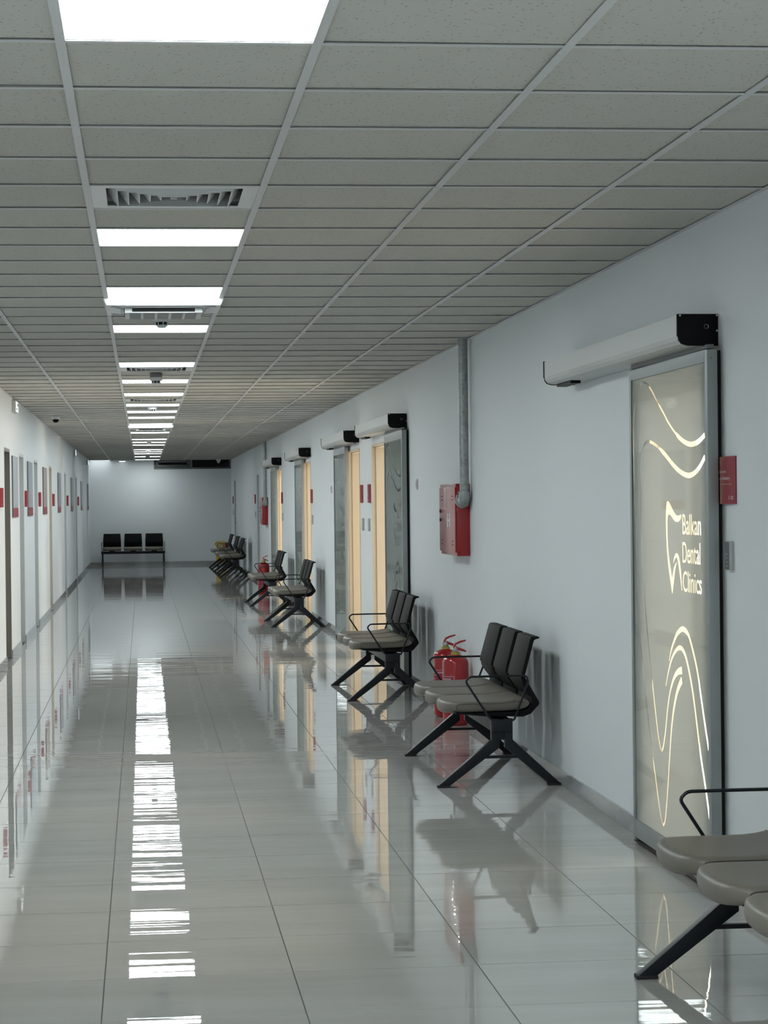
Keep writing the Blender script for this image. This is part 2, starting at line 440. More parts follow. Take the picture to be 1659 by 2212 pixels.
for c, r, a, b, y0, y1 in vis[:300]:
    k = (c if c in (0, 5) else 1)
    if k not in sh: sh[k] = tee_mesh(0, b-a).mesh('cross_tee', M['tee'])
    o = mesh_obj('cross_tee', sh[k], None, ce); o.location = (a, rowy(r), 0)
mb = MB()
for c, r, a, b, y0, y1 in vis[300:]+hid:
    if rowy(r) < YN: continue
    t = tee_mesh(a, b); t.v = [(x, y+rowy(r), z) for x, y, z in t.v]; mb.add(t.v, t.f)
tag(mb.build('cross_tees', M['tee'], ce), 'far rows of cross tees', kind='stuff')

# ------------------------------------------------------------------ ceiling lamps
ORD = ['nearest', 'second', 'third', 'fourth', 'fifth', 'sixth', 'seventh', 'eighth', 'ninth', 'tenth', 'eleventh', 'twelfth', 'thirteenth', 'fourteenth', 'fifteenth', 'sixteenth', 'seventeenth', 'eighteenth', 'nineteenth', 'twentieth', 'twenty-first']
def make_lamp(wd=.6):
    r = empty('ceiling_light')
    a, b = .588*wd/.6/2, .294
    fr = MB(); z0, z1 = ZC+.003, ZC+.016
    fr.box((-a, -b, z0), (a, -b+.010, z1)); fr.box((-a, b-.010, z0), (a, b, z1)); fr.box((-a, -b+.010, z0), (-a+.008, b-.010, z1)); fr.box((a-.008, -b+.010, z0), (a, b-.010, z1))
    fr.build('frame', M['white'], r)
    MB().box((-a+.008, -b+.010, ZC+.005), (a-.008, b-.010, ZC+.012)).build('diffuser', M['lamp'], r)
    return r
lp = make_lamp()
dimmed = [c for c in lp.children if c.name.startswith('diffuser')][0].data.copy(); dimmed.materials[0] = M['lamp_mid']
extra = {-1: 'cut off by the top edge of the picture', 6: 'just beyond the square air vent', 10: 'just in front of the air conditioning cassette', 14: 'beyond the first smoke detector', 20: 'just before the second air vent', 83: 'farthest of the row, at the end wall'}
for i, r in enumerate(LAMPS):
    o = lp if i == 0 else copy_tree(lp)
    o.location = (.1215, rowy(r)+.3, 0)
    if r >= 57:
        for ch in o.children:
            if ch.name.startswith('diffuser'): ch.data = dimmed
    tag(o, '%s LED panel in the ceiling row%s' % (ORD[i], ', '+extra[r] if r in extra else ', counted from the viewer'), 'ceiling light', 'LED panels along the ceiling')
for r in HIDDEN_LAMPS:
    o = copy_tree(lp); o.location = (.1215, rowy(r)+.3, 0); tag(o, 'added unseen LED panel behind the viewer, %s' % ORD[(-r-3)//2]+' counted backwards', 'ceiling light', 'LED panels along the ceiling')
o = make_lamp(.52); [c for c in o.children if c.name.startswith('diffuser')][0].data.materials[0] = M['lamp_far']; o.location = ((XL-.7785)/2, rowy(84)+.29, 0)
tag(o, 'single bright LED panel in the left corner by the end wall, away from the row', 'ceiling light')

# ------------------------------------------------------------------ air vents
def make_vent():
    r = empty('air_vent')
    a = .290; i0 = .235
    fr = MB(); z = ZC+.002
    # flat rim made as a frame
    for (x0, y0, x1, y1) in ((-a, -a, a, -i0), (-a, i0, a, a), (-a, -i0, -i0, i0), (i0, -i0, a, i0)): fr.box((x0, y0, z), (x1, y1, z+.004))
    fr.build('rim', M['vent'], r)
    # nested square louvres, each a thin sloping pyramid ring flaring outwards to the room
    for k in range(6):
        o_, i_ = .232-.038*k, .232-.038*k-.034
        zb, zt = ZC-.002, ZC+.045
        th = .002
        vs = []; 
        for s_, z_ in ((o_, zt), (i_, zb), (i_-th*1.5, zb), (o_-th*1.5, zt)):
            vs += [(-s_, -s_, z_), (s_, -s_, z_), (s_, s_, z_), (-s_, s_, z_)]
        f = []
        for q in range(4):
            for j in range(4): f.append((q*4+j, q*4+(j+1) % 4, ((q+1) % 4)*4+(j+1) % 4, ((q+1) % 4)*4+j))
        MB().add(vs, f).build('louvre', M['vent'], r)
    MB().box((-.012, -.012, ZC-.002), (.012, .012, ZC+.002)).build('centre_plate', M['vent'], r)
    MB().box((-.235, -.235, ZC+.052), (.235, .235, ZC+.056)).build('duct_back', M['void'], r)
    return r
vt = make_vent()
for i, (r, t) in enumerate(zip(VENTS, ['large square louvred ceiling vent nearest the viewer, before the second LED panel', 'square louvred ceiling vent just beyond the fifth LED panel', 'farthest square louvred ceiling vent, beyond the seventh LED panel'])):
    o = vt if i == 0 else copy_tree(vt); o.location = (.1215, rowy(r)+.3, 0); tag(o, t, 'air vent', 'square ceiling vents')

# ------------------------------------------------------------------ air conditioning cassettes
def make_ac():
    r = empty('air_conditioner'); a = .318; z0, z1 = ZC-.038, ZC
    # bevelled outer shell
    vs = [(-a, -a, z1), (a, -a, z1), (a, a, z1), (-a, a, z1), (-a+.02, -a+.02, z0), (a-.02, -a+.02, z0), (a-.02, a-.02, z0), (-a+.02, a-.02, z0)]
    MB().add(vs, [(0, 1, 2, 3), (4, 7, 6, 5), (0, 4, 5, 1), (1, 5, 6, 2), (2, 6, 7, 3), (3, 7, 4, 0)]).build('housing', M['white'], r, bevel=.006)
    for k in range(4):
        c_, s_ = math.cos(k*math.pi/2), math.sin(k*math.pi/2)
        def T(p): return (p[0]*c_-p[1]*s_, p[0]*s_+p[1]*c_, p[2])
        mb = MB(); mb.box((-.165, -.2085, z0-.024), (.165, -.2045, z0-.004)); mb.v = [T(p) for p in mb.v]; o = mb.build('outlet_slot', M['slot'], r)
        mb = MB(); mb.prism([(-.262, z0-.001), (-.225, z0-.006), (-.222, z0-.004), (-.256, z0+.001)], -.165, .165, 'x'); mb.v = [T(p) for p in mb.v]; mb.build('flap', M['white'], r)
        mb = MB(); mb.prism([(.20, .28), (.27, .27), (.28, .20), (.235, .235)], z0-.0015, z0+.001, 'z'); mb.v = [T(p) for p in mb.v]; mb.build('corner_vent', M['winframe'], r)
    g = MB().box((-.205, -.205, z0-.030), (.205, .205, z0-.001)).build('intake_grille', M['offwhite'], r, bevel=.003)
    for k in range(5):
        MB().box((-.18+.074*k, -.19, z0-.0315), (-.18+.074*k+.06, .19, z0-.0298)).build('grille_field', M['grille_grey'], g)
    return r
ac = make_ac()
for i, (r, t) in enumerate(zip(AC, ['white air conditioning cassette hanging just below the ceiling beyond the third LED panel', 'distant white air conditioning cassette between the eleventh and twelfth LED panels'])):
    o = ac if i == 0 else copy_tree(ac); o.location = (.1215, rowy(r)+.3, 0); tag(o, t, 'air conditioner', 'ceiling cassettes')

# ------------------------------------------------------------------ smoke detectors
def make_det():
    r = empty('smoke_detector')
    MB().lathe([(.030, -.030), (.050, -.026), (.056, -.012), (.056, .0)], (0, 0, ZC), 24).build('base', M['offwhite'], r, smooth=True)
    MB().lathe([(.008, -.062), (.022, -.061), (.032, -.050), (.034, -.046), (.030, -.045)], (0, 0, ZC), 24).build('cap', M['offwhite'], r, smooth=True)
    MB().lathe([(.031, -.048), (.034, -.028)], (0, 0, ZC), 20).build('sensor_chamber', M['slot'], r)
    for k in range(8):
        a = 2*math.pi*k/8+.2; x, y = math.cos(a), math.sin(a)
        MB().tube([(x*.034, y*.034, ZC-.050), (x*.040, y*.040, ZC-.027)], .0028, 5).build('rib', M['offwhite'], r)
    return r
dt = make_det()
DET = [(13.12, 'nearest, just behind the air conditioning cassette'), (18.75, 'second, in front of the sixth LED panel'), (25.25, 'third from the viewer, before the ninth LED panel'), (32.2, 'fourth, behind the distant cassette'), (38.6, 'fifth, between the far LED panels'), (45.6, 'sixth, among the far LED panels'), (50.6, 'farthest, close to the end wall')]
for i, (y, t) in enumerate(DET):
    o = dt if i == 0 else copy_tree(dt); o.location = (.1215, y, 0)
    if i == 1:
        o.location.z = -.035; MB().box((-.05, -.05, ZC), (.05, .05, ZC+.0345)).build('mounting_box', M['winframe'], o)
    tag(o, 'round smoke detector under the ceiling, '+t, 'smoke detector', 'smoke detectors in the middle of the ceiling')
# dome sensor near end wall on the right, round lamp on the left
o = empty('ceiling_speaker', (1.86, 55.5, 0)); MB().lathe([(.010, -.095), (.028, -.085), (.036, -.06), (.055, -.03), (.06, 0)], (0, 0, ZC), 20).build('body', M['offwhite'], o, smooth=True)
MB().lathe([(.065, -.006), (.07, 0)], (0, 0, ZC), 20).build('flange', M['offwhite'], o)
tag(o, 'small white cone-shaped device hanging from the ceiling before the dark transom window', 'sensor')
o = empty('round_light', (-.49, 56.15, 0))
MB().lathe([(.09, -.012), (.095, 0)], (0, 0, ZC), 24).build('rim', M['offwhite'], o)
MB().lathe([(.03, -.030), (.065, -.025), (.085, -.012)], (0, 0, ZC), 24).build('lens', M['domelit'], o, smooth=True)
tag(o, 'small round ceiling light glowing close to the end wall', 'ceiling light')
# dome camera
o = empty('security_camera', (-1.04, 27.8, 0))
MB().lathe([(.040, -.036), (.054, -.022), (.060, 0)], (0, 0, ZC), 24).build('base', M['offwhite'], o, smooth=True)
MB().lathe([(.004, -.076), (.018, -.073), (.032, -.062), (.038, -.046), (.036, -.032), (.026, -.026)], (0, -.006, ZC), 24).build('lens_dome', M['capblk'], o, smooth=True)
tag(o, 'white security camera with black dome under the ceiling on the left', 'camera')
# exit signs on the left wall
def make_exit():
    r = empty('exit_sign')
    MB().box((0, -.21, -.06), (.040, .21, .06)).build('housing', M['offwhite'], r, bevel=.004)
    MB().box((.0402, -.185, -.05), (.0440, .185, .05)).build('lit_face', M['exitlit'], r)
    mb = MB(); x = .0442
    mb.prism([(-.13, -.035), (-.02, -.035), (-.02, -.012), (-.13, -.012)], x, x+.0008, 'x'); mb.build('arrow', M['slot'], r)
    MB().prism([(.02, .008), (.13, .008), (.13, .038), (.02, .038)], x, x+.0008, 'x').build('pictogram', M['slot'], r)
    return r
ex = make_exit()
for i, (y, z, t) in enumerate([(23.25, 2.505, 'lit exit sign box high on the left wall, nearest of three'), (43.6, 2.50, 'small lit exit sign on the left wall, second from the viewer'), (53.5, 2.50, 'farthest lit exit sign beside the corner LED panel')]):
    o = ex if i == 0 else copy_tree(ex); o.location = (XL, y, z); tag(o, t, 'exit sign', 'exit signs on the left wall')

# ------------------------------------------------------------------ transom window in the end wall
wn1 = empty('window_1', (0, YF, 0)); tag(wn1, 'dark transom window with grey frame high in the end wall', kind='structure')
def frame_rect(x0, x1, z0, z1, t, y0, y1, top=True):
    mb = MB().box((x0, y0, z0), (x1, y1, z0+t)).box((x0, y0, z0+t), (x0+t, y1, z1)).box((x1-t, y0, z0+t), (x1, y1, z1))
    if top: mb.box((x0+t, y0, z1-t), (x1-t, y1, z1))
    return mb
frame_rect(wx0, wx1-.002, wz0, ZT-.03, .045, -.012, .10).build('window_frame', M['winframe'], wn1, bevel=.003)
MB().box((1.165, -.012, wz0+.045), (1.235, .10, ZT-.075)).build('mullion', M['winframe'], wn1)
s = frame_rect(.34, 1.155, wz0+.058, ZT-.08, .05, -.024, .04).build('opening_sash', M['winframe'], wn1, bevel=.003)
MB().box((.39, .0, wz0+.108), (1.105, .008, ZT-.13)).build('pane', M['night'], s)
MB().box((1.235, .03, wz0+.045), (2.14, .038, ZT-.075)).build('pane', M['night'], wn1)
MB().box((.3, .08, wz0), (2.18, .12, ZT-.03)).build('shutter', M['void'], wn1)

# ================================================================== FILM PATTERN of the sliding doors (door coordinates: v from near edge, z)
PW, PH0, PH1 = 1.38, .015, 2.066
WA = [(0.082, 1.745), (0.188, 1.722), (0.306, 1.716), (0.426, 1.732), (0.548, 1.765), (0.673, 1.813), (0.75, 1.851), (0.88, 1.912), (1.0, 1.97), (1.111, 2.0), (1.211, 1.992), (1.285, 1.95), (1.318, 1.87), (1.332, 1.742), (1.333, 1.582), (1.328, 1.421), (1.312, 1.165), (1.280, 0.976), (1.227, 0.862), (1.171, 0.718), (1.121, 0.6), (1.048, 0.452), (0.981, 0.339), (0.916, 0.227), (0.870, 0.166), (0.835, 0.152), (0.800, 0.188), (0.76, 0.294), (0.724, 0.416), (0.681, 0.554), (0.637, 0.644), (0.577, 0.720), (0.52, 0.762), (0.488, 0.778)]
WB = [(0.083, 1.661), (0.17, 1.623), (0.264, 1.6), (0.359, 1.595), (0.48, 1.611), (0.604, 1.642), (0.757, 1.69), (0.915, 1.73), (1.052, 1.747), (1.138, 1.73), (1.183, 1.674), (1.204, 1.548), (1.198, 1.359), (1.177, 1.202), (1.135, 1.04), (1.105, 0.943), (1.056, 0.824), (0.991, 0.668), (0.916, 0.514), (0.852, 0.458), (0.79, 0.535), (0.741, 0.642), (0.694, 0.716), (0.631, 0.772), (0.558, 0.806), (0.485, 0.818)]
WC = [(0.768, 0.734), (0.724, 0.792), (0.661, 0.851), (0.587, 0.89), (0.514, 0.907), (0.45, 0.894), (0.395, 0.854), (0.321, 0.762), (0.264, 0.655), (0.2, 0.521), (0.125, 0.397), (0.084, 0.322), (0.06, 0.275)]
WD = [(0.706, 0.840), (0.67, 0.885), (0.608, 0.932), (0.551, 0.964), (0.469, 0.984), (0.39, 0.973), (0.335, 0.939), (0.241, 0.843), (0.171, 0.723), (0.107, 0.611), (0.06, 0.536)]
TO = [(0.726, 1.475), (0.719, 1.491), (0.703, 1.495), (0.684, 1.492), (0.662, 1.483), (0.634, 1.469), (0.606, 1.455), (0.573, 1.442), (0.551, 1.437), (0.526, 1.435), (0.499, 1.437), (0.474, 1.442), (0.471, 1.433), (0.483, 1.422), (0.508, 1.414), (0.533, 1.41), (0.564, 1.411), (0.595, 1.416), (0.632, 1.429), (0.654, 1.437), (0.674, 1.440), (0.692, 1.439), (0.704, 1.431), (0.710, 1.412), (0.712, 1.359), (0.706, 1.317), (0.694, 1.276), (0.667, 1.226), (0.637, 1.178), (0.62, 1.207), (0.604, 1.225), (0.584, 1.239), (0.556, 1.248), (0.572, 1.232), (0.589, 1.208), (0.602, 1.181), (0.62, 1.145), (0.638, 1.117), (0.658, 1.15), (0.678, 1.182), (0.705, 1.234), (0.724, 1.29), (0.734, 1.352), (0.738, 1.418), (0.733, 1.459)]
TA = [(0.616, 1.238), (0.609, 1.257), (0.593, 1.272), (0.575, 1.282), (0.557, 1.285), (0.536, 1.282), (0.518, 1.271), (0.503, 1.251), (0.489, 1.22), (0.476, 1.179), (0.469, 1.136), (0.478, 1.139), (0.494, 1.179), (0.511, 1.21), (0.528, 1.242), (0.54, 1.259), (0.554, 1.268), (0.571, 1.266), (0.59, 1.258), (0.605, 1.247)]
def stroke(pts, wf):
    c = cr([(p[0], p[1], 0) for p in pts], 5); k = len(c); Lf, Rt = [], []
    for i, p in enumerate(c):
        t = (c[min(i+1, k-1)]-c[max(i-1, 0)]).normalized(); nrm = Vector((-t.y, t.x, 0)); w_ = wf(i/(k-1), p)/2
        Lf.append((p.x+nrm.x*w_, p.y+nrm.y*w_)); Rt.append((p.x-nrm.x*w_, p.y-nrm.y*w_))
    return Lf+Rt[::-1]
def film_mesh():
    polys = [[(.045, .102), (PW-.040, .102), (PW-.040, 2.022), (.045, 2.022)]]
    polys.append(stroke(WA, lambda t, p: .020 if t < .12 else (.010 if t < .35 else (.012 if t < .85 else .012+.02*(t-.85)/.15))))
    polys.append(stroke(WB, lambda t, p: .021 if t < .25 else (.013 if t < .88 else .013+.018*(t-.88)/.12)))
    polys.append(stroke(WC, lambda t, p: .006+.014*math.sin(min(1, t*2.2)*math.pi/2) if t < .45 else .019))
    polys.append(stroke(WD, lambda t, p: .006+.016*math.sin(min(1, t*2.4)*math.pi/2) if t < .5 else .018))
    polys.append(TO); polys.append(TA)
    for body, v0, v1, z0, z1 in (('Balkan', .452, .155, 1.361, 1.442), ('Dental', .456, .168, 1.248, 1.331), ('Clinics', .454, .152, 1.134, 1.216)):
        gl, x0, x1, y0, y1 = text_outlines(body)
        for g in gl: polys.append([(v0+(x-x0)/(x1-x0)*(v1-v0), z0+(y-y0)/(y1-y0)*(z1-z0)) for x, y in g])
    cu = bpy.data.curves.new('film', 'CURVE'); cu.dimensions = '2D'; cu.fill_mode = 'BOTH'
    for g in polys:
        sp = cu.splines.new('POLY'); sp.points.add(len(g)-1); sp.use_cyclic_u = True
        for i, (x, y) in enumerate(g): sp.points[i].co = (x, y, 0, 1)
    o = bpy.data.objects.new('film', cu); COL.objects.link(o); bpy.context.view_layer.update()
    me = bpy.data.meshes.new_from_object(o.evaluated_get(bpy.context.evaluated_depsgraph_get())); bpy.data.objects.remove(o)
    for v_ in me.vertices: v_.co = Vector((0, v_.co.x, v_.co.y))
    me.materials.clear(); me.materials.append(M['film']); me.name = 'frosted_film'; me.flip_normals()
    return me
FILM = film_mesh()

def make_slider(lift):
    """sliding door: origin on the floor at the wall face, panel near edge at y 0 (child empty moves it)"""
    pr = MB()  # panel frame
    x0, x1 = -.062, -.022
    fr = MB().box((x0, 0, PH0), (x1, .040, PH1+lift)).box((x0, PW-.038, PH0), (x1, PW, PH1+lift))
    fr.box((x0, .040, .028), (x1, PW-.038, .105)).box((x0, .040, 2.02), (x1, PW-.038, PH1+lift))
    return fr
for idx, (nm, py, b0, b1, lift, o0, o1) in enumerate(SL):
    D = empty(nm, (XR, 0, 0))
    tag(D, ['frosted glass sliding door with clinic lettering beside the nearest wall sign', 'second sliding door, frosted panel slid towards the viewer beside its bright open doorway', 'third sliding door, frosted panel slid away behind its open doorway',
            'fourth sliding door, frosted panel behind its bright open doorway', 'farthest sliding door, partly behind the second riser pipe'][idx], kind='structure')
    p = make_slider(lift).build('door_panel', M['alu'], D, bevel=.0015); p.location = (0, py, 0)
    g = MB().box((-.059, .040, .105), (-.055, PW-.038, 2.02)).build('pane', M['glass'], p)
    fm = mesh_obj('frosted_film', FILM, None, p); fm.location = (-.0535, 0, 0)
    if lift == 0: fm.location = (-.0535, 0, 0)
    tag(fm, 'frosted film with clear waves, a tooth emblem and the words Balkan Dental Clinics')
    MB().box((-.060, .004, .006), (-.030, PW-.004, .0145)).build('bottom_brush', M['rubber'], p)
    # screws on the near stile end
    MB().lathe([(.0035, 0), (.0035, .0015)], (-.046, -.0015, 2.035+lift), 10, 'y').build('screw', M['winframe'], p)
    # operator beam
    zb, zt = 2.088+lift, 2.203+lift
    prof = [(-.001, zb), (-.118, zb), (-.140, zb+.006), (-.152, zb+.020), (-.156, zb+.036), (-.156, zt), (-.001, zt)]
    be = MB().prism(prof, b0+.012, b1-.010, 'y').build('operator_beam', M['alu_light'], D, sharp=8)
    prof2 = [(-.0005, zb-.003), (-.118, zb-.003), (-.143, zb+.004), (-.155, zb+.019), (-.156, zb+.030), (-.160, zb+.036), (-.160, zt+.003), (-.0005, zt+.003)]
    cp = MB().prism(prof2, b0-.001, b0+.012, 'y').build('end_cap', M['capblk'], D, bevel=.001)
    MB().prism(prof2, b1-.010, b1, 'y').build('end_cap', M['capblk'], D)
    for sx, sz in ((-.149, zt-.003), (-.006, zt-.003), (-.006, zt-.061)):
        MB().lathe([(.0042, 0), (.0042, .0035)], (sx, b0-.0045, sz), 10, 'y').build('screw', M['steel'], cp)
    q = round_path([(-.055, b0-.0018, zt-.042), (-.055, b0-.0018, zt-.038), (-.039, b0-.0018, zt-.038), (-.039, b0-.0018, zt-.052), (-.055, b0-.0018, zt-.052), (-.055, b0-.0018, zt-.042)], .004, 3)
    MB().tube(q, .0007, 4).build('emblem_outline', M['steel'], cp)
    MB().box((-.10, b1-.42, zb-.014), (-.05, b1-.05, zb-.001)).build('guide_block', M['capblk'], D)
    MB().box((-.055, min(py, b0)+.02 if idx != 1 else py+.02, zb-.016+.0), (-.030, py+PW-.02, zb-.0005)).build('hanger_rail', M['winframe'], D)
    # black sealing strip between panel edge and wall
    if idx in (0, 1): MB().box((-.019, py+.035, .004), (-.0005, py+.085, PH1+lift)).build('edge_seal', M['rubber'], D)
    # opening lining
    t = .018
    ln = MB()
    MB().box((-.004, o1-t, 0), (.034, o1, 2.05)).box((-.004, o0, 0), (.034, o0+t, 2.05)).box((-.004, o0+t, 2.032), (.034, o1-t, 2.05)).build('casing', M['jamb'], D)
    jb = MB().box((.034, o1-t*1.5, 0), (WT, o1, 2.05)).build('jamb', M['jamb'], D)
    MB().box((.034, o0, 0), (WT, o0+t*1.5, 2.05)).box((.034, o0+t*1.5, 2.022), (WT, o1-t*1.5, 2.05)).build('jamb', M['jamb'], D)
    MB().lathe([(.010, 0), (.010, .002)], (.125, o1-t*1.5-.002, 1.0), 12, 'y').build('lock_hole', M['slot'], jb)

# ------------------------------------------------------------------ swing doors
k = 6
for i, (a, b) in enumerate(SWL):
    D = empty('door_%d' % k, (XL, 0, 0)); k += 1
    tag(D, 'white hinged door in a shallow recess of the left wall' + [' with a metal frame coloured dark for shade, nearest', ', second from the viewer', ', third from the viewer', ', fourth with beige frame', ', fifth from the viewer', ', farthest on the left wall'][i], kind='structure')
    jm = M['jamb_shaded'] if i == 0 else (M['jamb'] if i == 3 else M['leafgrey'])
    dp = .085 if i == 0 else .055
    lf = MB().box((-dp-.04, a+.03, .006), (-dp, b-.03, 2.03)).build('leaf', M['leaf'], D, bevel=.002)
    MB().box((-.11, b-.03, 0), (-.001, b, 2.06)).build('jamb', jm, D); MB().box((-.11, a, 0), (-.001, a+.03, 2.06)).build('jamb', jm, D)
    MB().box((-.11, a+.03, 2.03), (-.001, b-.03, 2.06)).build('lintel', jm, D)
    MB().box((-WT, a, 0), (-.13, b, 2.06)).build('backing', M['void'], D)
    h = MB().box((-dp, a+.075, .93), (-dp+.006, a+.115, 1.13)).build('handle_plate', M['steel'], lf)
    MB().tube(round_path([(-dp, a+.095, 1.04), (-dp+.045, a+.095, 1.04), (-dp+.045, a+.21, 1.04)], .012), .007, 8).build('handle', M['steel'], lf, smooth=True)
for i, (a, b) in enumerate(SWR):
    D = empty('door_%d' % k, (XR, 0, 0)); k += 1
    tag(D, 'white hinged door in the right wall, '+['before the yellow bucket', 'next to the end wall'][i], kind='structure')
    lf = MB().box((.03, a+.03, .006), (.07, b-.03, 2.03)).build('leaf', M['leafgrey'], D)
    MB().box((.001, b-.03, 0), (.11, b, 2.05)).build('jamb', M['leafgrey'], D); MB().box((.001, a, 0), (.11, a+.03, 2.05)).build('jamb', M['leafgrey'], D)
    MB().box((.001, a+.03, 2.03), (.11, b-.03, 2.05)).build('lintel', M['leafgrey'], D)
    MB().box((.12, a, 0), (WT, b, 2.05)).build('backing', M['void'], D)
    MB().tube(round_path([(.03, a+.095, 1.04), (-.015, a+.095, 1.04), (-.015, a+.21, 1.04)], .012), .007, 8).build('handle', M['steel'], lf, smooth=True)

# ================================================================== WALL SIGNS
def make_sign(full=False, wd=.20, sag=.022):
    """curved plate, local y across, bulging to +x from the wall at x=0"""
    r = empty('room_sign'); h = .178; n = 10
    def arc(v_): t_ = v_/(wd/2); return sag*(1-t_*t_)
    vs = []; 
    for th in (.003, .0):
        for i in range(n+1):
            v_ = -wd/2+wd*i/n
            for z_ in (0, h): vs.append((arc(v_)+.001+(.003 if th else 0), v_, z_))
    N = 2*(n+1); f = []
    for i in range(n):
        a = 2*i
        f.append((a, a+2, a+3, a+1)); f.append((N+a, N+a+1, N+a+3, N+a+2)); f.append((a, N+a, N+a+2, a+2)); f.append((a+1, a+3, N+a+3, N+a+1))
    f.append((0, 1, N+1, N)); f.append((2*n, N+2*n, N+2*n+1, 2*n+1))
    MB().add(vs, f).build('plate', M['redsign'], r, smooth=True)
    MB().box((.0, -wd/2+.01, .02), (.0035, wd/2-.01, h-.02)).build('backplate', M['winframe'], r)
    def letters(body, y0, z0, w_, h_, name='lettering'):
        me = text_mesh(body, w_, h_)
        for v_ in me.vertices:
            yy = y0-v_.co.x if r.get('side', 0) == 0 else y0+v_.co.x
            v_.co = Vector((arc(yy)+.0052, yy, z0+v_.co.y))
        return mesh_obj(name, me, M['white_ink'] if full else M['grey_ink'], r)
    return r, letters, arc
# right-hand signs face -x, so the sign is turned half round: local y runs backwards
def sign_right(y, z, label, texts, wd=.20, sag=.022, full=False):
    r, letters, arc = make_sign(full, wd, sag); r.location = (XR, y, z); r.rotation_euler = (0, 0, math.pi)
    r['side'] = 1
    for body, y0, z0, w_, h_ in texts: letters(body, y0, z0, w_, h_)
    n = 8; y0, y1 = -wd/2+.015, wd/2-.035
    MB().tube([(arc(y0+(y1-y0)*i/n)+.0052, y0+(y1-y0)*i/n, .074) for i in range(n+1)], .0006, 4).build('rule', M['white_ink'], r)
    tag(r, label, 'sign', 'red curved room signs'); return r
sign_right(8.323, 1.482, 'red curved room sign C-102 beside the nearest sliding door', [('Endodontics and', -.122, .117, .155, .010), ('Preventive Dentistry', -.122, .087, .205, .016), ('C- 102', .067, .017, .048, .013)], wd=.276, sag=.011, full=True)
def sign_r2(y, z, label):
    return sign_right(y, z, label, [('Dental Clinic', -.08, .088, .12, .013), ('C- 103', .03, .018, .05, .012)], wd=.18)
sign_r2(21.75, 1.495, 'red room sign beside the second doorway, the nearer of two signs side by side')
sign_r2(22.52, 1.495, 'red room sign beside the third doorway, farther of two signs side by side')
sign_r2(29.25, 1.495, 'red room sign on the near side of the fourth sliding door')
sign_r2(35.5, 1.49, 'red room sign on the near side of the fifth sliding door')
sign_r2(44.0, 1.49, 'red room sign on the right wall beyond the far hose cabinet')
sign_r2(54.8, 1.49, 'farthest red room sign on the right wall, by the end wall')
base, letters, arc = make_sign(False, .20, .03)
base['side'] = 0
letters('Dental Clinic', .085, .088, .13, .013); letters('C- 110', -.02, .018, .05, .012)
MB().tube([(arc(-.07+.14*i/8)+.0052, -.07+.14*i/8, .074) for i in range(9)], .0006, 4).build('rule', M['white_ink'], base)
for i, (y, t) in enumerate([(20.98, 'cut off by the picture edge'), (25.42, 'by the second poster'), (28.75, 'by the third poster'), (33.12, 'beside the fourth poster'), (39.25, 'beside the fifth poster'), (45.7, 'beside the sixth poster, farthest')]):
    o = base if i == 0 else copy_tree(base)
    o.location = (XL, y, 1.490)
    tag(o, 'red room sign on the left wall, '+t, 'sign', 'red curved room signs')

# ------------------------------------------------------------------ posters on the left wall
for i, (y, w_, t) in enumerate([(23.33, .93, 'nearest, bluish grey'), (26.42, 1.05, 'second, pale with blue streaks'), (30.4, 1.1, 'third, brownish dark'), (35.6, 1.1, 'fourth, grey and navy'), (42.0, 1.1, 'fifth, blue grey'), (48.6, 1.1, 'sixth from the viewer'), (54.4, 1.1, 'farthest, near the end wall')]):
    P = empty('poster', (XL, y, 1.385))
    MB().box((.001, -w_/2, .0), (.014, w_/2, .62)).build('board', M['winframe'], P)
    MB().box((.0142, -w_/2+.003, .098), (.0155, w_/2-.003, .617)).build('print', poster_mat(i), P)
    MB().box((.0142, -w_/2+.003, .003), (.0155, w_/2-.003, .096)).build('red_band', M['redsign'], P)
    tag(P, 'rectangular wall poster with red bottom band on the left wall, '+t, 'poster', 'posters on the left wall')

# ------------------------------------------------------------------ keypads, switches
def keypad(y, z, label, hw=.034, h=.108, side=1, face='keypad', grp=None):
    r = empty('keypad', (XR, y, z))
    MB().box((-.018, -hw, -h/2), (0, hw, h/2)).build('housing', M['alu_light'], r, bevel=.0015)
    fcp = MB().box((-.0192, -hw+.002, -h/2+.002), (-.0182, hw-.002, h/2-.002)).build('face', M[face], r)
    if face == 'keypad':
        for a in range(4):
            for b in range(3): MB().box((-.0197, -.016+.0125*b, -.042+.015*a), (-.0193, -.010+.0125*b, -.036+.015*a)).build('key', M['grey_ink'], fcp)
    tag(r, label, 'keypad', grp); return r
keypad(8.268, 1.289, 'access keypad with dark key field under the nearest red sign')
for y, t in ((21.8, 'grey access keypad below the red sign after the second sliding door'), (22.4, 'grey access keypad below the red sign of the third doorway'), (29.15, 'grey access keypad below the red sign of the fourth sliding door'), (35.4, 'grey access keypad below the red sign of the fifth sliding door'),
             (43.95, 'grey access keypad below the red sign beyond the far hose cabinet'), (54.7, 'farthest grey access keypad, by the end wall')):
    keypad(y, 1.28, t, .04, .12, face='alu_light')
def switch(y, z, label, name='wall_switch', cat='switch'):
    r = empty(name, (XR, y, z)); MB().box((-.012, -.04, -.042), (0, .04, .042)).build('plate', M['offwhite'], r, bevel=.003)
    MB().box((-.016, -.022, -.026), (-.0122, .022, .026)).build('rocker', M['tee'], r, bevel=.002); tag(r, label, cat); return r
switch(17.95, 1.64, 'small grey wall thermostat between the second sliding door and the near hose cabinet', 'thermostat', 'thermostat')
switch(26.2, 1.65, 'small grey wall thermostat just beyond the third sliding door', 'thermostat', 'thermostat')

